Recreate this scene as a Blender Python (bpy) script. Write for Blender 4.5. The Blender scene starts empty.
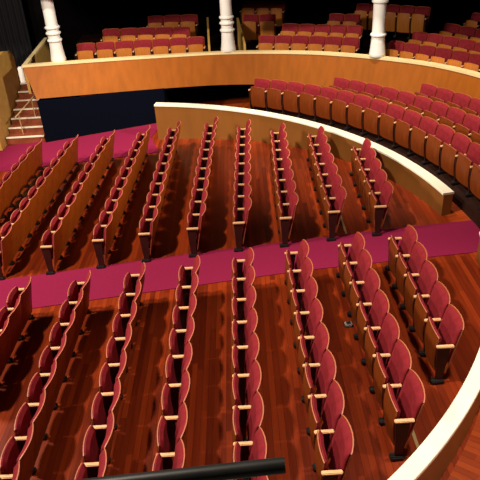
import bpy, bmesh, math, random
from mathutils import Matrix, Vector
random.seed(7)
sc = bpy.context.scene
C = sc.collection
TR = math.tan(math.radians(4))          # the stalls floor rises four degrees to the rear of the hall


def fz(x):
    return TR * x


# ------------------------------------------------------------------ materials
def mat(name, color, rough=.5, spec=.5, noise=0, nscale=6, stretch=(1, 1, 1), coat=0, metal=0, sheen=0, emit=None, bump=0):
    m = bpy.data.materials.new(name); m.use_nodes = True
    nt = m.node_tree; b = nt.nodes['Principled BSDF']
    b.inputs['Base Color'].default_value = (*color, 1)
    b.inputs['Roughness'].default_value = rough
    b.inputs['Specular IOR Level'].default_value = spec
    b.inputs['Metallic'].default_value = metal
    b.inputs['Coat Weight'].default_value = coat
    b.inputs['Sheen Weight'].default_value = sheen
    if noise:
        tc = nt.nodes.new('ShaderNodeTexCoord'); mp = nt.nodes.new('ShaderNodeMapping')
        mp.inputs['Scale'].default_value = stretch
        nz = nt.nodes.new('ShaderNodeTexNoise'); nz.inputs['Scale'].default_value = nscale
        nz.inputs['Detail'].default_value = 5
        rp = nt.nodes.new('ShaderNodeValToRGB')
        rp.color_ramp.elements[0].position = .3; rp.color_ramp.elements[1].position = .7
        rp.color_ramp.elements[0].color = (*[c * (1 - noise) for c in color], 1)
        rp.color_ramp.elements[1].color = (*[min(1, c * (1 + noise)) for c in color], 1)
        nt.links.new(tc.outputs['Object'], mp.inputs[0]); nt.links.new(mp.outputs[0], nz.inputs['Vector'])
        nt.links.new(nz.outputs['Fac'], rp.inputs[0]); nt.links.new(rp.outputs[0], b.inputs['Base Color'])
        if bump:
            bp = nt.nodes.new('ShaderNodeBump'); bp.inputs['Strength'].default_value = bump
            bp.inputs['Distance'].default_value = .01
            nt.links.new(nz.outputs['Fac'], bp.inputs['Height']); nt.links.new(bp.outputs[0], b.inputs['Normal'])
    return m


def plank_mat(name, c1, c2, width, length, rough, polar=None):
    """Boards with a tone each. polar=(cx, cy): boards run out from that centre."""
    m = bpy.data.materials.new(name); m.use_nodes = True
    nt = m.node_tree; b = nt.nodes['Principled BSDF']; N = nt.nodes.new; L = nt.links.new
    b.inputs['Roughness'].default_value = rough; b.inputs['Specular IOR Level'].default_value = .4
    tc = N('ShaderNodeTexCoord'); sp = N('ShaderNodeSeparateXYZ')

    def M(op, a, bb=None):
        n = N('ShaderNodeMath'); n.operation = op
        for i, v in enumerate((a, bb)):
            if v is None: continue
            if hasattr(v, 'links') or hasattr(v, 'is_linked'): L(v, n.inputs[i])
            else: n.inputs[i].default_value = v
        return n.outputs[0]
    L(tc.outputs['Object'], sp.inputs[0])
    X, Y = sp.outputs[0], sp.outputs[1]
    if polar:
        dx = M('SUBTRACT', X, polar[0]); dy = M('SUBTRACT', Y, polar[1])
        across = M('MULTIPLY', M('ARCTAN2', dy, dx), 9.0)
        along = M('SQRT', M('ADD', M('MULTIPLY', dx, dx), M('MULTIPLY', dy, dy)))
    else:
        across, along = X, Y
    k = M('FLOOR', M('DIVIDE', across, width))
    off = M('MULTIPLY', M('FRACT', M('MULTIPLY', M('SINE', M('MULTIPLY', k, 12.9898)), 43758.5)), length)
    j = M('FLOOR', M('DIVIDE', M('ADD', along, off), length))
    wn = N('ShaderNodeTexWhiteNoise'); wn.noise_dimensions = '2D'
    cb = N('ShaderNodeCombineXYZ'); L(k, cb.inputs[0]); L(j, cb.inputs[1]); L(cb.outputs[0], wn.inputs['Vector'])
    g = N('ShaderNodeCombineXYZ'); L(M('MULTIPLY', across, 14.0), g.inputs[0]); L(M('MULTIPLY', along, .9), g.inputs[1])
    nz = N('ShaderNodeTexNoise'); nz.inputs['Scale'].default_value = 1.6; nz.inputs['Detail'].default_value = 6
    L(g.outputs[0], nz.inputs['Vector'])
    f = M('ADD', M('MULTIPLY', wn.outputs['Value'], .62), M('MULTIPLY', nz.outputs['Fac'], .45))
    rp = N('ShaderNodeValToRGB')
    rp.color_ramp.elements[0].position = .15; rp.color_ramp.elements[1].position = .95
    rp.color_ramp.elements[0].color = (*c1, 1); rp.color_ramp.elements[1].color = (*c2, 1)
    L(f, rp.inputs[0])
    # dark joint between the boards
    fr = M('FRACT', M('DIVIDE', across, width))
    jt = M('GREATER_THAN', fr, .05)
    mx = N('ShaderNodeMix'); mx.data_type = 'RGBA'
    L(jt, mx.inputs['Factor']); mx.inputs[6].default_value = (*[c * .6 for c in c1], 1); L(rp.outputs[0], mx.inputs[7])
    L(mx.outputs[2], b.inputs['Base Color'])
    rr = M('ADD', M('MULTIPLY', nz.outputs['Fac'], .22), rough - .11)
    L(rr, b.inputs['Roughness'])
    return m


M = {}
M['plush'] = mat('red_plush', (.205, .013, .020), .8, .15, .16, 14)
M['veneer'] = mat('orange_veneer', (.30, .062, .005), .45, .2, .18, 5, (5, 5, .7))
M['seat_veneer'] = mat('red_brown_veneer', (.17, .034, .005), .45, .2, .18, 5, (5, 5, .7))
M['golden_veneer'] = mat('golden_veneer', (.42, .135, .02), .45, .2, .12, 5, (5, 5, .7))
M['edge'] = mat('pale_plywood_edge', (.42, .13, .07), .45, .4)
M['arm'] = mat('pale_armrest_wood', (.70, .40, .20), .4, .5, .1, 8)
M['panel'] = mat('dark_brown_panel', (.035, .010, .006), .4, .4, .2, 8)
M['iron'] = mat('black_iron', (.012, .011, .011), .45, .4)
M['floor'] = plank_mat('mahogany_boards', (.10, .0095, .002), (.30, .037, .006), .085, 2.4, .33)
M['ring'] = plank_mat('radial_boards', (.24, .030, .004), (.44, .068, .010), .10, 2.2, .38, (-3.7, 9.45))
M['carpet'] = mat('magenta_carpet', (.21, .012, .048), .95, .05, .08, 40)
M['partition'] = mat('partition_veneer', (.225, .085, .018), .45, .2, .1, 3, (1, 1, .2))
M['cap'] = mat('cream_cap', (.86, .79, .62), .35, .5, .05, 3)
M['balcony_wood'] = mat('balcony_veneer', (.30, .085, .009), .5, .12, .12, 2.2, (3, 3, .25))
M['inner_ply'] = mat('yellow_plywood', (.50, .29, .07), .5, .4, .1, 4)
M['balcony_cap'] = mat('yellow_cream_cap', (.80, .62, .32), .4, .4, .05, 3)
M['white'] = mat('white_paint', (.80, .79, .76), .4, .5, .04, 4)
M['navy'] = mat('navy_black_cloth', (.003, .004, .009), .95, 0)
M['black'] = mat('black_drape', (.004, .0035, .0035), .95, 0, .3, 2)
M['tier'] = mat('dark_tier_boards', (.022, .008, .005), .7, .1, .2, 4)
M['tread'] = mat('stair_boards', (.24, .055, .022), .45, .4, .2, 6)
M['brass'] = mat('brass', (.80, .58, .28), .3, .5, metal=.6)
M['pipe'] = mat('black_pipe', (.018, .018, .017), .42, .5, .2, 12)
M['concrete'] = mat('grey_plaster', (.12, .11, .10), .8, .3, .1, 3)
M['grey'] = mat('grey_metal', (.30, .29, .27), .5, .4)
M['soffit'] = mat('dark_soffit', (.03, .027, .025), .8, .3)


# ------------------------------------------------------------------ helpers
def ob(name, bm, m, parent=None, smooth=True):
    me = bpy.data.meshes.new(name)
    bmesh.ops.recalc_face_normals(bm, faces=bm.faces)
    bm.to_mesh(me); bm.free()
    for mm in (m if isinstance(m, (list, tuple)) else [m]): me.materials.append(mm)
    if smooth:
        for p in me.polygons: p.use_smooth = True
        me.set_sharp_from_angle(angle=math.radians(38))
    o = bpy.data.objects.new(name, me); C.objects.link(o)
    if parent: o.parent = parent
    return o


def tag(o, label=None, cat=None, group=None, kind=None):
    if label: o['label'] = label
    if cat: o['category'] = cat
    if group: o['group'] = group
    if kind: o['kind'] = kind
    return o


def empty(name, loc, rz=0):
    o = bpy.data.objects.new(name, None); C.objects.link(o)
    o.location = loc; o.rotation_euler = (0, 0, rz); o.empty_display_size = .2
    return o


def box(bm, x0, x1, y0, y1, z0, z1, bev=0, mi=0):
    r = bmesh.ops.create_cube(bm, size=1)
    vs = r['verts']
    for v in vs:
        v.co = Vector((x0 + (v.co.x + .5) * (x1 - x0), y0 + (v.co.y + .5) * (y1 - y0), z0 + (v.co.z + .5) * (z1 - z0)))
    fs = list({f for v in vs for f in v.link_faces})
    for f in fs: f.material_index = mi
    if bev:
        es = list({e for v in vs for e in v.link_edges})
        bmesh.ops.bevel(bm, geom=es, offset=bev, segments=2, affect='EDGES')


def lathe(bm, prof, n=24, ax=(0, 0)):
    rings = []
    for r, z in prof:
        rings.append([bm.verts.new((ax[0] + r * math.cos(2 * math.pi * i / n), ax[1] + r * math.sin(2 * math.pi * i / n), z)) for i in range(n)])
    for a, b in zip(rings, rings[1:]):
        for i in range(n): bm.faces.new((a[i], a[(i + 1) % n], b[(i + 1) % n], b[i]))
    bm.faces.new(rings[0][::-1]); bm.faces.new(rings[-1])


def tube(bm, a, b, r, n=16, r2=None):
    a, b = Vector(a), Vector(b); d = (b - a); q = d.to_track_quat('Z', 'Y').to_matrix()
    A = [bm.verts.new(a + q @ Vector((r * math.cos(2 * math.pi * i / n), r * math.sin(2 * math.pi * i / n), 0))) for i in range(n)]
    r2 = r2 or r
    B = [bm.verts.new(b + q @ Vector((r2 * math.cos(2 * math.pi * i / n), r2 * math.sin(2 * math.pi * i / n), 0))) for i in range(n)]
    for i in range(n): bm.faces.new((A[i], A[(i + 1) % n], B[(i + 1) % n], B[i]))
    bm.faces.new(A[::-1]); bm.faces.new(B)


def loft(bm, sections, closed=True, mi=None):
    """sections: lists of points (each a closed outline), joined one after another and capped."""
    R = [[bm.verts.new(p) for p in s] for s in sections]
    n = len(R[0])
    for a, b in zip(R, R[1:]):
        for i in range(n):
            f = bm.faces.new((a[i], a[(i + 1) % n], b[(i + 1) % n], b[i]))
            if mi: f.material_index = mi[i]
    bm.faces.new(R[0][::-1]); bm.faces.new(R[-1])


def spline(pts, n=8):
    """Catmull-Rom through 2D points."""
    P = [Vector(p) for p in pts]; P = [2 * P[0] - P[1]] + P + [2 * P[-1] - P[-2]]
    out = []
    for i in range(1, len(P) - 2):
        for k in range(n):
            t = k / n
            out.append(.5 * ((2 * P[i]) + (-P[i - 1] + P[i + 1]) * t + (2 * P[i - 1] - 5 * P[i] + 4 * P[i + 1] - P[i + 2]) * t * t
                             + (-P[i - 1] + 3 * P[i] - 3 * P[i + 1] + P[i + 2]) * t ** 3))
    out.append(P[-2].copy())
    return out


def normals(P):
    out = []
    for i in range(len(P)):
        d = (P[min(i + 1, len(P) - 1)] - P[max(i - 1, 0)]).normalized()
        out.append(Vector((-d.y, d.x)))
    return out


ORD = ['', 'first', 'second', 'third', 'fourth', 'fifth', 'sixth', 'seventh', 'eighth', 'ninth', 'tenth', 'eleventh',
       'twelfth', 'thirteenth', 'fourteenth', 'fifteenth', 'sixteenth', 'seventeenth', 'eighteenth']

# ------------------------------------------------------------------ the tip-up seat (faces local -x, row runs along local y)
W = .275
SH = .228          # half width of the folded seat board


def slab(front, back, ys, zfun, nz, mi_edge=0):
    """Curved sheet between two surfaces x=front(y,z), x=back(y,z). zfun(y) -> (z0, z1)."""
    bm = bmesh.new(); F, B = [], []
    for y in ys:
        z0, z1 = zfun(y)
        F.append([bm.verts.new((front(y, z0 + (z1 - z0) * k / nz), y, z0 + (z1 - z0) * k / nz)) for k in range(nz + 1)])
        B.append([bm.verts.new((back(y, z0 + (z1 - z0) * k / nz), y, z0 + (z1 - z0) * k / nz)) for k in range(nz + 1)])
    n = len(ys)
    for i in range(n - 1):
        for k in range(nz):
            bm.faces.new((F[i][k], F[i][k + 1], F[i + 1][k + 1], F[i + 1][k]))
            bm.faces.new((B[i][k], B[i + 1][k], B[i + 1][k + 1], B[i][k + 1]))
        for k, in ((0,), (nz,)):
            f = bm.faces.new((F[i][k], F[i + 1][k], B[i + 1][k], B[i][k])); f.material_index = mi_edge
    for i in (0, n - 1):
        for k in range(nz):
            f = bm.faces.new((F[i][k], B[i][k], B[i][k + 1], F[i][k + 1])); f.material_index = mi_edge
    return bm


def lin(a, b, n): return [a + (b - a) * i / n for i in range(n + 1)]


def backx(y, z):
    s = min(1, max(0, (z - .15) / .5))
    return .06 + .20 * (z - .3) + .055 * s * (1 - (y / .272) ** 2)


def cushx(y, z): return -.088 - .030 * (1 - (y / SH) ** 2) - .030 * math.sin(math.pi * min(1, max(0, (.76 - z) / .6)))


def pad_bulge(y, h, z, z0, z1):
    e = min(1, (1 - abs(y) / h) / .18); f = min(1, min(z - z0, z1 - z) / .05)
    return math.sqrt(max(0, min(e, 1))) * math.sqrt(max(0, f))


def top(y): return .862 + .022 * (1 - abs(y / .272) ** 7)


proto = {}


def build_seat(name, board='seat_veneer'):
    r = empty(name, (0, 0, 0))
    ob('back_shell', slab(backx, lambda y, z: backx(y, z) + .014, [-.272, -.262, -.235, -.18, -.1, 0, .1, .18, .235, .262, .272], lambda y: (.15, top(y) + .012), 7, 1),
       [M['veneer'], M['edge']], r)
    z1 = lambda y: top(y) - .002
    ob('backrest', slab(lambda y, z: backx(y, z) - .012 - .05 * pad_bulge(y, .258, z, .33, z1(y)), lambda y, z: backx(y, z) - .002,
                        [-.258, -.255, -.245, -.22, -.17, -.1, 0, .1, .17, .22, .245, .255, .258], lambda y: (.33, z1(y)), 12), M['plush'], r)
    s = ob('seat', slab(lambda y, z: cushx(y, z), lambda y, z: cushx(y, z) + .013, lin(-SH, SH, 8), lambda y: (.17, .715 + .025 * (1 - abs(y / SH) ** 2.4)), 8, 1),
           [M[board], M['edge']], r)
    tag(s, 'folded veneer seat board')
    zc = lambda y: .715 + .025 * (1 - abs(y / SH) ** 2.4)
    ob('seat_cushion', slab(lambda y, z: cushx(y, z) + .019, lambda y, z: cushx(y, z) + .030 + .050 * pad_bulge(y, .224, z, .155, zc(y)),
                            [-.224, -.221, -.21, -.18, -.11, 0, .11, .18, .21, .221, .224], lambda y: (.155, zc(y) + .006), 12), M['plush'], r)
    return r


def arm_parts(r, side):
    y = side * W
    bm = bmesh.new(); box(bm, -.125, .10, y - .027, y + .027, .60, .632, .008)
    ob('armrest', bm, M['arm'], r)
    bm = bmesh.new(); t = .012
    out = [(-.115, .60), (.055, .60), (.005, .06), (-.085, .06)]
    loft(bm, [[(x, y - t, z) for x, z in out], [(x, y + t, z) for x, z in out]])
    ob('side_panel', bm, M['panel'], r, False)
    bm = bmesh.new(); box(bm, -.14, .03, y - .045, y + .045, 0, .06, .012)
    ob('foot', bm, M['iron'], r)


def make_proto():
    for key in ('low', 'high', 'both', 'balcony high', 'balcony both'):          # armrest on the local -y side, on the +y side, on both
        r = build_seat('theatre_seat', 'golden_veneer' if 'balcony' in key else 'seat_veneer')
        if key == 'low' or 'both' in key: arm_parts(r, -1)
        if key != 'low': arm_parts(r, 1)
        proto[key] = r


make_proto()
used = set()


def place(key, loc, rz, label, group, sx=1.0):
    p = proto[key]
    if key not in used:
        used.add(key); r = p
    else:
        r = p.copy(); C.objects.link(r)
        for ch in p.children:
            c = ch.copy(); C.objects.link(c); c.parent = r
    r.location = loc; r.rotation_euler = (0, 0, rz); r.scale = (1, sx, 1)
    tag(r, label, 'seat', group)
    return r


# ------------------------------------------------------------------ stalls rows
A1, B2 = -.00324145, .00232893
XS = [-5.86, -4.86, -3.85666, -2.84620, -1.93564, -1.04892, -.17502, .72005, 1.62143, 2.45635]
DA = [.0074, .0074, .00744, .00127, -.01048, .00428, .00548, -.00104, -.0020, .00873]
YL = [None, None, 8.47682, 8.46084, 8.51509, 8.54671, 8.59689, 8.65279, 8.69670, 8.74004]
YU = [9.86, 9.865, 9.86182, 9.87133, 9.91146, 9.89483, 9.90908, 9.88470, 9.90646, 9.90054]
NL = [0, 0, 4, 8, 8, 8, 9, 8, 7, 5]
NU = [10, 10, 10, 10, 10, 10, 9, 8, 7, 5]
FIRSTU = [4, 0, 0, 0, 0, 0, 0, 0, 0, 0]      # seats of the leftmost row before this one lie outside the frame
SP = .55
ROWN = ['leftmost', 'second from left', 'third from left', 'fourth from left', 'fifth from left', 'fifth from right',
        'fourth from right', 'third from right', 'second from right', 'rightmost']
ROWL = ['', '', 'leftmost', 'second from left', 'third from left', 'fourth from left', 'fourth from right',
        'third from right', 'second from right', 'rightmost']


def rowx(i, y):
    dy = y - 7.5
    k = A1 * XS[i] + DA[i]
    return XS[i] + k * dy + B2 * dy * dy, math.atan(-(k + 2 * B2 * dy))


for i in range(10):
    for n in range(FIRSTU[i], NU[i]):
        y = YU[i] + (n + .5) * SP
        x, a = rowx(i, y)
        last = n == NU[i] - 1
        if i == 0:
            lab = f'red tip-up seat, {ORD[NU[i] - n]} from far end of leftmost row beyond cross carpet'
        elif n == 0:
            lab = f'red tip-up seat with end panel, beside cross carpet, {ROWN[i]} far row'
        elif last:
            lab = f'red tip-up seat at far end of {ROWN[i]} row beyond carpet'
        else:
            lab = f'red tip-up seat {ORD[n + 1]} from cross carpet, {ROWN[i]} row beyond it'
        place('both' if last else 'low', (x, y, fz(x)), a, lab, 'stalls seats beyond the cross carpet')
    for n in range(NL[i]):
        y = YL[i] - (n + .5) * SP
        x, a = rowx(i, y)
        last = n == NL[i] - 1
        if n == 0:
            lab = f'red tip-up seat touching the near edge of cross carpet, {ROWL[i]} near row'
        elif last and i >= 7:
            lab = f'red tip-up seat with dark end panel at near end, {ROWL[i]} near row'
        else:
            lab = f'red tip-up seat {ORD[n + 1]} from cross carpet, {ROWL[i]} near row'
        place('both' if last else 'high', (x, y, fz(x)), a, lab, 'stalls seats on the near side of the cross carpet')

# ------------------------------------------------------------------ curved rows behind the partition
CC = (-5.5, 9.26)
PLAT = .23
TIERS = [(9.88, 54.4, 3.33, 15, 'front'), (10.68, 42.4, 2.97, 10, 'middle'), (11.42, 30.5, 2.74, 5, 'back')]
for r0, a0, da, n, nm in TIERS:
    for k in range(n):
        a = math.radians(a0 - da * (k + .5))
        r = r0 + .12
        x, y = CC[0] + r * math.cos(a), CC[1] + r * math.sin(a)
        sx = (r * math.radians(da)) / SP
        lab = f'red tip-up seat, brown underside, {ORD[k + 1]} from left, {nm} row behind curved partition'
        place('both' if k == n - 1 else 'high', (x, y, fz(x) + PLAT), a, lab, 'curved rows behind the partition', sx)

# ------------------------------------------------------------------ balcony seats (top edge ends of each seat along its row)
BAL = [
    ('front', 'left', 1.15, [(-4.99, 19.36), (-4.38, 19.36), (-3.78, 19.36), (-3.2, 19.36), (-2.63, 19.35), (-2.08, 19.34), (-1.54, 19.33), (-1.01, 19.31)]),
    ('front', 'middle', 1.15, [(0.66, 19.0), (1.16, 18.87), (1.65, 18.71), (2.14, 18.53), (2.61, 18.33), (3.07, 18.11), (3.52, 17.87)]),
    ('front', 'right', 1.15, [(4.26, 17.36), (4.61, 17.02), (4.94, 16.66), (5.26, 16.29), (5.57, 15.9), (5.88, 15.5), (6.17, 15.08)]),
    ('second', 'left', 1.37, [(-4.29, 20.21), (-3.7, 20.17), (-3.12, 20.11), (-2.55, 20.02), (-1.99, 19.91), (-1.44, 19.76)]),
    ('second', 'middle', 1.30, [(1.44, 19.8), (1.95, 19.57), (2.43, 19.35), (2.89, 19.14), (3.33, 18.93), (3.75, 18.73)]),
    ('second', 'right', 1.20, [(5.09, 18.08), (5.44, 17.73), (5.77, 17.34), (6.07, 16.91), (6.35, 16.43), (6.61, 15.92)]),
    ('third', 'left', 1.55, [(-2.9, 20.97), (-2.37, 20.95), (-1.8, 20.89), (-1.22, 20.76)]),
    ('third', 'middle', 1.52, [(0.24, 20.47), (0.75, 20.3), (1.27, 20.22)]),
    ('third', 'centre right', 1.52, [(2.91, 19.77), (3.34, 19.54), (3.79, 19.32)]),
    ('third', 'right', 1.35, [(6.04, 18.22), (6.35, 17.76), (6.64, 17.29), (6.9, 16.81)]),
    ('back', 'middle', 1.72, [(0.26, 21.68), (0.75, 21.5), (1.22, 21.34), (1.66, 21.17)]),
    ('back', 'right', 1.65, [(3.87, 20.44), (4.29, 20.2), (4.7, 19.94), (5.09, 19.66), (5.47, 19.36), (5.83, 19.03)]),
    ('back', 'far right', 1.52, [(6.93, 18.61), (7.19, 18.21)]),
]
for row, blk, zf, P in BAL:
    for k in range(len(P) - 1):
        p, q = Vector(P[k]), Vector(P[k + 1])
        m = (p + q) / 2; d = (q - p)
        nrm = Vector((-d.y, d.x)).normalized()          # away from the stage
        m = m - nrm * .22
        rz = math.atan2(nrm.y, nrm.x)
        sx = min(1.05, d.length / SP)
        lab = f'red balcony seat with golden seat board, {ORD[k + 1]} from left, {row} row of {blk} block'
        place('balcony both' if k == len(P) - 2 else 'balcony high', (m.x, m.y, zf), rz, lab, 'balcony seats', sx)

# ------------------------------------------------------------------ floor and carpets
bm = bmesh.new()
loft(bm, [[(-10, y, fz(-10)), (9, y, fz(9)), (9, y, fz(9) - .2), (-10, y, fz(-10) - .2)] for y in (-1, 22.5)])
tag(ob('floor', bm, M['floor'], None, False), 'polished dark red mahogany boards sloping up to the right', 'floor', kind='structure')


def ring_floor(name, cx, cy, r0, r1, a0, a1, dz, n=48):
    bm = bmesh.new(); S = []
    for k in range(n + 1):
        a = math.radians(a0 + (a1 - a0) * k / n); c, s = math.cos(a), math.sin(a)
        p0 = (cx + r0 * c, cy + r0 * s); p1 = (cx + r1 * c, cy + r1 * s)
        S.append([(p0[0], p0[1], fz(p0[0]) + dz), (p1[0], p1[1], fz(p1[0]) + dz), (p1[0], p1[1], fz(p1[0]) - .05), (p0[0], p0[1], fz(p0[0]) - .05)])
    loft(bm, S)
    return ob(name, bm, M['ring'], None, False)


tag(ring_floor('floor_walkway', -3.7, 9.45, 7.62, 12.5, -70, 72, .004), 'orange boards outside the curved partitions', 'floor', kind='structure')


def carpet(name, pts, label):
    bm = bmesh.new()
    loft(bm, [[(x, y, fz(x) + .001) for x, y in pts], [(x, y, fz(x) + .014) for x, y in pts]])
    return tag(ob(name, bm, M['carpet'], None, False), label, 'carpet')


carpet('carpet_runner', [(-9.5, 8.72), (-4.49, 8.74), (.9, 9.0), (5.6, 8.95), (5.6, 10.02), (2.7, 10.08), (-.95, 10.02), (-4.9, 9.84), (-9.5, 9.8)],
       'magenta cross carpet running between the near and far stalls rows')
carpet('carpet_runner', [(-8.2, 15.55), (-3.4, 15.5), (-2.3, 15.55), (-2.5, 16.2), (-2.65, 16.75), (-2.4, 17.98), (-5.98, 17.44), (-6.08, 17.6), (-7.2, 17.62), (-7.2, 17.2), (-8.2, 17.2)],
       'magenta carpet at the far left below the dark balcony base')


# ------------------------------------------------------------------ curved partitions
def partition(name, cx, cy, r, a0, a1, z0, z1, th, label, n=60):
    root = empty(name, (cx + r * math.cos(math.radians((a0 + a1) / 2)), cy + r * math.sin(math.radians((a0 + a1) / 2)), 0))
    ox, oy = root.location.x, root.location.y
    body, cap = [], []
    for k in range(n + 1):
        a = math.radians(a0 + (a1 - a0) * k / n); c, s = math.cos(a), math.sin(a)
        pt = lambda rr, z: (cx + rr * c - ox, cy + rr * s - oy, z)
        zb = fz(cx + r * c); zt = z0 + (z1 - z0) * k / n
        body.append([pt(r, zb - .02), pt(r, zt - .045), pt(r + th, zt - .045), pt(r + th, zb - .02)])
        cap.append([pt(r - .02, zt - .045), pt(r - .02, zt - .008), pt(r - .012, zt), pt(r + th + .012, zt), pt(r + th + .02, zt - .008), pt(r + th + .02, zt - .045)])
    bm = bmesh.new(); loft(bm, body); ob('wood_face', bm, M['partition'], root)
    bm = bmesh.new(); loft(bm, cap); tag(ob('cap_rail', bm, M['cap'], root), 'cream cap rail')
    return tag(root, label, 'partition')


partition('curved_partition', -3.70, 9.04, 7.58, 10.0, 80.2, .76, .87, .19, 'low curved wood partition with cream cap at far side of the stalls')
partition('curved_partition', -3.70, 9.86, 7.67, -72, -8, .79, .80, .15, 'low curved partition with broad cream cap at lower right, nearest the viewer')

# tier platform under the curved rows
bm = bmesh.new(); S = []
for k in range(41):
    a = math.radians(-4 + 59.2 * k / 40); c, s = math.cos(a), math.sin(a)
    pt = lambda rr, dz: (CC[0] + rr * c, CC[1] + rr * s, fz(CC[0] + rr * c) + dz)
    S.append([pt(9.78, .0), pt(9.78, PLAT), pt(12.1, PLAT), pt(12.1, 0)])
loft(bm, S)
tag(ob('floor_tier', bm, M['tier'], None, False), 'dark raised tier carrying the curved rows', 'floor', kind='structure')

# brass strips let into the floor
for (y0, y1, lab) in ((10.10, 10.98, 'narrow brass strip on the floor between cross carpet and the second far row from right'),
                      (4.62, 5.25, 'narrow brass strip on the floor beside the near curved partition')):
    bm = bmesh.new(); box(bm, 1.865, 1.905, y0, y1, fz(1.885) - .004, fz(1.885) + .010)
    tag(ob('floor_strip', bm, M['brass'], None, False), lab, 'floor strip')

bm = bmesh.new(); box(bm, -.055, .055, -.05, .05, 0, .06, .012)
r = empty('floor_box', (1.46, 7.36, fz(1.46)))
ob('body', bm, M['grey'], r)
bm = bmesh.new(); box(bm, -.035, .035, -.03, .03, .06, .068, .003); ob('lid', bm, M['iron'], r)
tag(r, 'small grey metal floor box beside second near row from right', 'floor box')

# ------------------------------------------------------------------ balcony front
top_pts = [(-6.38, 18.17), (-4.1, 18.31), (-2.47, 18.36), (-.24, 18.30), (1.78, 17.81), (3.11, 17.17), (4.3, 16.33), (5.12, 15.53), (5.76, 14.5), (6.1, 13.5), (6.3, 12.3), (6.35, 11.0)]
TP = spline(top_pts, 6); TN = normals(TP)
ZC_, ZB_ = 1.75, .84
root = empty('balcony_front', (0, 17.9, 0))
o = Vector((0, 17.9))
body, cap = [], []
for i, (p, nn) in enumerate(zip(TP, TN)):
    t = min(1, i / 3)
    q = p - nn * (.38 - .20 * min(1, i / 16)) - o
    if i == 0: q = Vector((-6.04, 17.76)) - o
    f = p - o; b = p + nn * .10 - o
    b2 = q + nn * .12
    body.append([(q.x, q.y, ZB_), (f.x, f.y, ZC_ - .05), (b.x, b.y, ZC_ - .05), (b2.x, b2.y, ZB_)])
    f2 = f - nn * .02; b3 = f + nn * .17
    cap.append([(f2.x, f2.y, ZC_ - .05), (f2.x, f2.y, ZC_ + .012), (b3.x, b3.y, ZC_ + .012), (b3.x, b3.y, ZC_ - .05)])
bm = bmesh.new(); loft(bm, body); ob('wood_face', bm, M['balcony_wood'], root)
bm = bmesh.new(); loft(bm, cap); tag(ob('cap_rail', bm, M['balcony_cap'], root), 'cream cap rail')
# side return at the left end
bm = bmesh.new()
loft(bm, [[(-6.38, 18.19 - 17.9, .9), (-6.30, 18.19 - 17.9, .9), (-6.30, 18.19 - 17.9, 1.70), (-6.38, 18.19 - 17.9, 1.70)],
          [(-6.72, 22.0 - 17.9, .9), (-6.64, 22.0 - 17.9, .9), (-6.64, 22.0 - 17.9, 1.70), (-6.72, 22.0 - 17.9, 1.70)]])
ob('side_return', bm, M['inner_ply'], root, False)
bm = bmesh.new()
loft(bm, [[(-6.40, 18.17 - 17.9, 1.70), (-6.27, 18.17 - 17.9, 1.70), (-6.27, 18.17 - 17.9, 1.76), (-6.40, 18.17 - 17.9, 1.76)],
          [(-6.74, 22.0 - 17.9, 1.70), (-6.61, 22.0 - 17.9, 1.70), (-6.61, 22.0 - 17.9, 1.76), (-6.74, 22.0 - 17.9, 1.76)]])
tag(ob('cap_rail', bm, M['balcony_cap'], root, False), 'cream cap rail')
tag(root, 'curved orange veneer balcony front with cream cap carrying the white columns', 'balcony front')

# dark base wall below the balcony
bm = bmesh.new()
BW = [(-5.98, 22.0), (-5.96, 17.50), (-2.6, 18.02), (-2.3, 18.05), (-2.3, 19.62), (.6, 19.45), (1.6, 18.35), (3.2, 17.75), (4.6, 16.9), (5.6, 15.9), (6.4, 14.6), (6.8, 12.5), (6.8, 10.0)]
bm2 = []
for i, (x, y) in enumerate(BW):
    pass
V0 = [bm.verts.new((x, y, fz(x) - .05)) for x, y in BW]; V1 = [bm.verts.new((x, y, ZB_ + .01)) for x, y in BW]
T = .08
V2 = [bm.verts.new((x + (.06 if i < 1 else 0) + .02, y + T, fz(x) - .05)) for i, (x, y) in enumerate(BW)]
V3 = [bm.verts.new((x + (.06 if i < 1 else 0) + .02, y + T, ZB_ + .01)) for i, (x, y) in enumerate(BW)]
for i in range(len(BW) - 1):
    bm.faces.new((V0[i], V0[i + 1], V1[i + 1], V1[i])); bm.faces.new((V2[i + 1], V2[i], V3[i], V3[i + 1]))
    bm.faces.new((V1[i], V1[i + 1], V3[i + 1], V3[i])); bm.faces.new((V0[i + 1], V0[i], V2[i], V2[i + 1]))
tag(ob('wall_base', bm, M['navy'], None, False), 'navy black wall below the balcony front', 'wall', kind='structure')

# balcony tiers (each a little lower towards the right)
for d0, d1, zl, zr in ((.14, 1.08, 1.15, 1.15), (1.08, 1.84, 1.37, 1.20), (1.84, 2.60, 1.55, 1.35), (2.60, 4.6, 1.72, 1.52)):
    bm = bmesh.new(); S = []
    for p, nn in list(zip(TP, TN))[3:]:
        a, b = p + nn * d0, p + nn * d1
        t = min(1, max(0, (p.x + 3) / 6.5)); z = zl + (zr - zl) * t
        S.append([(a.x, a.y, .86), (a.x, a.y, z), (b.x, b.y, z), (b.x, b.y, .86)])
    loft(bm, S)
    tag(ob('floor_balcony', bm, M['tier'], None, False), 'dark stepped balcony floor', 'floor', kind='structure')

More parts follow.
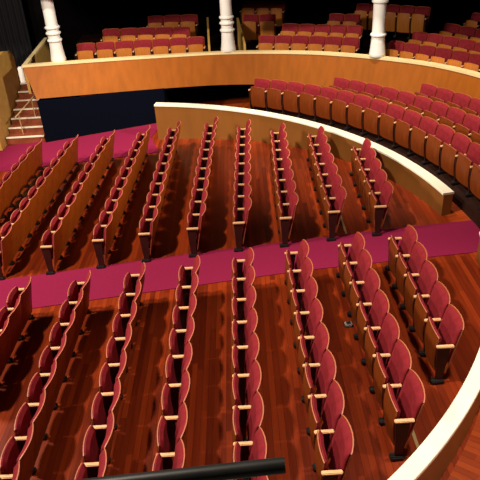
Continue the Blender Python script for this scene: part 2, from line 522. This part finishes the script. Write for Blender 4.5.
# thin plywood end panels of the balcony blocks
for (x, y, x2, y2, lab) in ((-.86, 18.72, -.93, 20.7, 'pale plywood panel ending the left balcony block'),
                            (.21, 18.55, .04, 20.3, 'pale plywood panel on aisle left of the middle balcony block')):
    bm = bmesh.new()
    prof = [(0, 1.15), (0, 1.9), (.25, 2.05), (1, 2.35), (1, 1.15)]
    L_ = lambda t: (x + (x2 - x) * t, y + (y2 - y) * t)
    loft(bm, [[(L_(t)[0] - .03, L_(t)[1], z) for t, z in prof], [(L_(t)[0] + .03, L_(t)[1], z) for t, z in prof]])
    tag(ob('aisle_partition', bm, M['inner_ply'], None, False), lab, 'partition')

# ------------------------------------------------------------------ columns
for (x, y, lab, rings) in ((-5.37, 18.50, 'white ringed column at left end of the balcony front', 3),
                           (-.28, 18.47, 'white ringed column in the middle of the balcony front', 3),
                           (3.80, 16.86, 'white column on right part of the balcony front, with one low ring', 1)):
    z0 = 1.762
    root = empty('column', (x, y, z0))
    bm = bmesh.new()
    lathe(bm, [(.215, 0), (.225, .02), (.22, .08), (.20, .22), (.185, .40), (.175, .58), (.172, .75), (.17, 2.015)], 28)
    ob('shaft', bm, M['white'], root)
    zz = (.60, .80, .96) if rings == 3 else (.57, 1.42)
    for h in zz:
        bm = bmesh.new(); lathe(bm, [(.165, h - .038), (.20, h - .035), (.216, h - .015), (.216, h + .015), (.20, h + .035), (.165, h + .038)], 28)
        ob('ring', bm, M['white'], root)
    tag(root, lab, 'column')

# ------------------------------------------------------------------ staircase at far left
root = empty('staircase', (-6.6, 17.7, fz(-6.6)))
ox, oy, oz = root.location
fr = [17.66, 18.04, 18.42, 18.80, 19.18, 19.56, 19.94, 20.32]
for k, y in enumerate(fr):
    z = -.25 + .17 * k
    bm = bmesh.new(); box(bm, -7.2 - ox, -6.04 - ox, y - oy, y + .40 - oy, z - .17 - oz - (.06 if k == 0 else 0), z - .03 - oz)
    st = ob('step', bm, M['tread'], root, False)
    bm = bmesh.new(); box(bm, -7.2 - ox, -6.04 - ox, y + .05 - oy, y + .42 - oy, z - .03 - oz, z - oz)
    ob('tread', bm, M['tread'], st, False)
    bm = bmesh.new(); box(bm, -7.2 - ox, -6.04 - ox, y - .02 - oy, y + .05 - oy, z - .032 - oz, z + .002 - oz)
    tag(ob('nosing', bm, M['cap'], st, False), 'pale stair nosing')
tag(root, 'dark red stairs with pale nosings beside the balcony at far left', 'stairs')

root = empty('handrail', (-6.5, 17.9, -.2))
bm = bmesh.new(); tube(bm, (-.32, -.14, .52), (.42, 1.30, 1.18), .022); ob('rail', bm, M['brass'], root)
for t in (.1, .5, .9):
    x, y, z = -.32 + .74 * t, -.14 + 1.44 * t, .52 + .66 * t
    k = max(j for j, q in enumerate(fr) if q - .02 <= 17.9 + y)
    bm = bmesh.new(); tube(bm, (x, y, -.25 + .17 * k + .2), (x, y, z), .015, 10); ob('post', bm, M['brass'], root)
tag(root, 'short brass handrail rising over the stairs at far left', 'handrail')

# tall plywood side wall of the stairs
root = empty('stair_side_wall', (-7.3, 19, -.5))
bm = bmesh.new()
prof = [(-1.75, 0), (-1.75, 2.0), (-1.2, 2.25), (-.4, 2.40), (.3, 2.45), (.8, 2.35), (1.05, 2.1), (1.05, 0)]
loft(bm, [[(-.14, y, z) for y, z in prof], [(.06, y, z) for y, z in prof]])
ob('panel', bm, M['inner_ply'], root, False)
bm = bmesh.new(); lathe(bm, [(.03, 0), (.03, .02)], 16)
d = ob('button', bm, M['white'], root); d.rotation_euler = (0, math.pi / 2, 0); d.location = (.055, -1.35, 1.0)
tag(root, 'tall yellow plywood side wall left of the stairs', 'side wall')

# white end block on the balcony corner
bm = bmesh.new(); box(bm, -6.56, -6.41, 18.20, 18.34, 1.22, 1.70, .02)
tag(ob('end_block', bm, M['white']), 'small white block on the outer corner of the balcony front', 'block')

# ------------------------------------------------------------------ black rail close to the viewer, on a ledge below the view
root = empty('pipe_rail', (-.5, 1.33, 3.9))
e = Vector((.079, 1.347, 4.402)) - root.location; s = Vector((-1.4, 1.288, 4.342)) - root.location
bm = bmesh.new(); tube(bm, s, e, .0265, 32); bmesh.ops.bevel(bm, geom=[ed for ed in bm.edges if len(ed.link_faces) == 2 and ed.calc_face_angle() > 1.2], offset=.002, segments=2, affect='EDGES')
ob('pipe', bm, M['pipe'], root)
bm = bmesh.new(); tube(bm, (-.62, -.035, 0), (-.62, -.035, .45), .02, 16); ob('post', bm, M['pipe'], root)
tag(root, 'black metal pipe crossing the bottom edge in front of the seats', 'pipe')
bm = bmesh.new(); box(bm, -3, 3, -1.2, 1.5, 3.6, 3.9)
tag(ob('floor_gallery', bm, M['concrete'], None, False), 'gallery ledge', 'floor', kind='structure')

# ------------------------------------------------------------------ dark enclosing walls and soffit
bm = bmesh.new(); box(bm, -10, 9, 22.3, 22.5, -1, 5)
tag(ob('wall_back', bm, M['black'], None, False), 'black back wall', 'wall', kind='structure')
bm = bmesh.new(); box(bm, -10, -9.8, 10, 22.5, -1, 5)
tag(ob('wall_left', bm, M['black'], None, False), 'black side wall', 'wall', kind='structure')
bm = bmesh.new(); box(bm, 8.8, 9, -1, 22.5, -1, 5)
tag(ob('wall_right', bm, M['black'], None, False), 'black side wall', 'wall', kind='structure')
# unseen soffit of the upper balcony, lowered and extended to shade the rear rows
bm = bmesh.new(); S = []
for p, nn in zip(TP, TN):
    a, b = p - nn * .5, p + nn * 5.2
    S.append([(a.x, a.y, 3.78), (b.x, b.y, 3.78), (b.x, b.y, 4.1), (a.x, a.y, 4.1)])
loft(bm, S)
tag(ob('ceiling', bm, M['soffit'], None, False), 'unseen dark soffit of the upper balcony, shading the rear rows', 'ceiling', kind='structure')
# drape in the dark at upper left
bm = bmesh.new(); S0 = []
N = 60
for z in (-.4, 4.2):
    S0.append([(-9.0 + 1.9 * k / N, 21.6 + .07 * math.sin(k * .9), z) for k in range(N + 1)] + [(-9.0 + 1.9 * k / N, 21.72 + .07 * math.sin(k * .9), z) for k in range(N, -1, -1)])
loft(bm, S0)
tag(ob('curtain', bm, mat('charcoal_drape', (.016, .016, .018), .95, 0)), 'charcoal drape hanging in the dark behind the stairs', 'curtain')

# ------------------------------------------------------------------ camera
cd = bpy.data.cameras.new('Camera'); cam = bpy.data.objects.new('Camera', cd); C.objects.link(cam)
cd.sensor_width = 36; cd.lens = 607.8 / 480 * 36; cd.clip_start = .05; cd.clip_end = 200
R = Matrix(((.9983869, .0550590, .0138581), (-.0159604, .5064078, -.8621464), (-.0544867, .8605345, .5064697)))
cam.matrix_world = Matrix.Translation((0, 0, 6.0599)) @ R.to_4x4()
sc.camera = cam

# ------------------------------------------------------------------ light: unseen keys and spots inferred from the shading, plus added fills
def lamp(loc, target, power, size, color=(1, .87, .71), spread=180, spot=None):
    if spot:
        l = bpy.data.lights.new('scene_light', 'SPOT'); l.spot_size = math.radians(spot); l.spot_blend = .6; l.shadow_soft_size = size
    else:
        l = bpy.data.lights.new('scene_light', 'AREA'); l.shape = 'DISK'; l.size = size; l.spread = math.radians(spread)
    l.energy = power; l.color = color
    o = bpy.data.objects.new('scene_light', l); C.objects.link(o)
    o.location = loc
    o.rotation_euler = (Vector(target) - Vector(loc)).to_track_quat('-Z', 'Y').to_euler()
    return o


lamp((-9.6, 8.5, 8), (-1, 11, 0), 1150, 1.6)
lamp((-6, 6, 14), (1, 14, 1), 2500, .8)
lamp((7, 9, 9), (-5.6, 15.5, .9), 6500, .4, spot=46)
lamp((3.2, 5, 13), (2.0, 5.2, 0), 4200, .5, spot=46)
lamp((1.5, 13, 13), (3.4, 14.8, 1), 6500, .6, spot=46)
lamp((-4, 15, 12), (-4.2, 16.4, 0), 5000, .4, spot=30)  # added narrow spot, brightens the far left carpet
lamp((7.5, 2.5, 9), (3.2, 4.0, .2), 1800, .4, spot=36)  # added from the right to lift the near partition's outer face
lamp((.5, 6, 8), (.6, 19, 1.9), 800, .5, spot=56)  # added low frontal fill for the balcony seat fronts
w = bpy.data.worlds.new('World'); sc.world = w; w.use_nodes = True
w.node_tree.nodes['Background'].inputs[0].default_value = (1, .7, .5, 1)
w.node_tree.nodes['Background'].inputs[1].default_value = .01

vs = sc.view_settings
vs.view_transform = 'Standard'; vs.look = 'None'; vs.exposure = 0; vs.gamma = 1; vs.use_curve_mapping = False
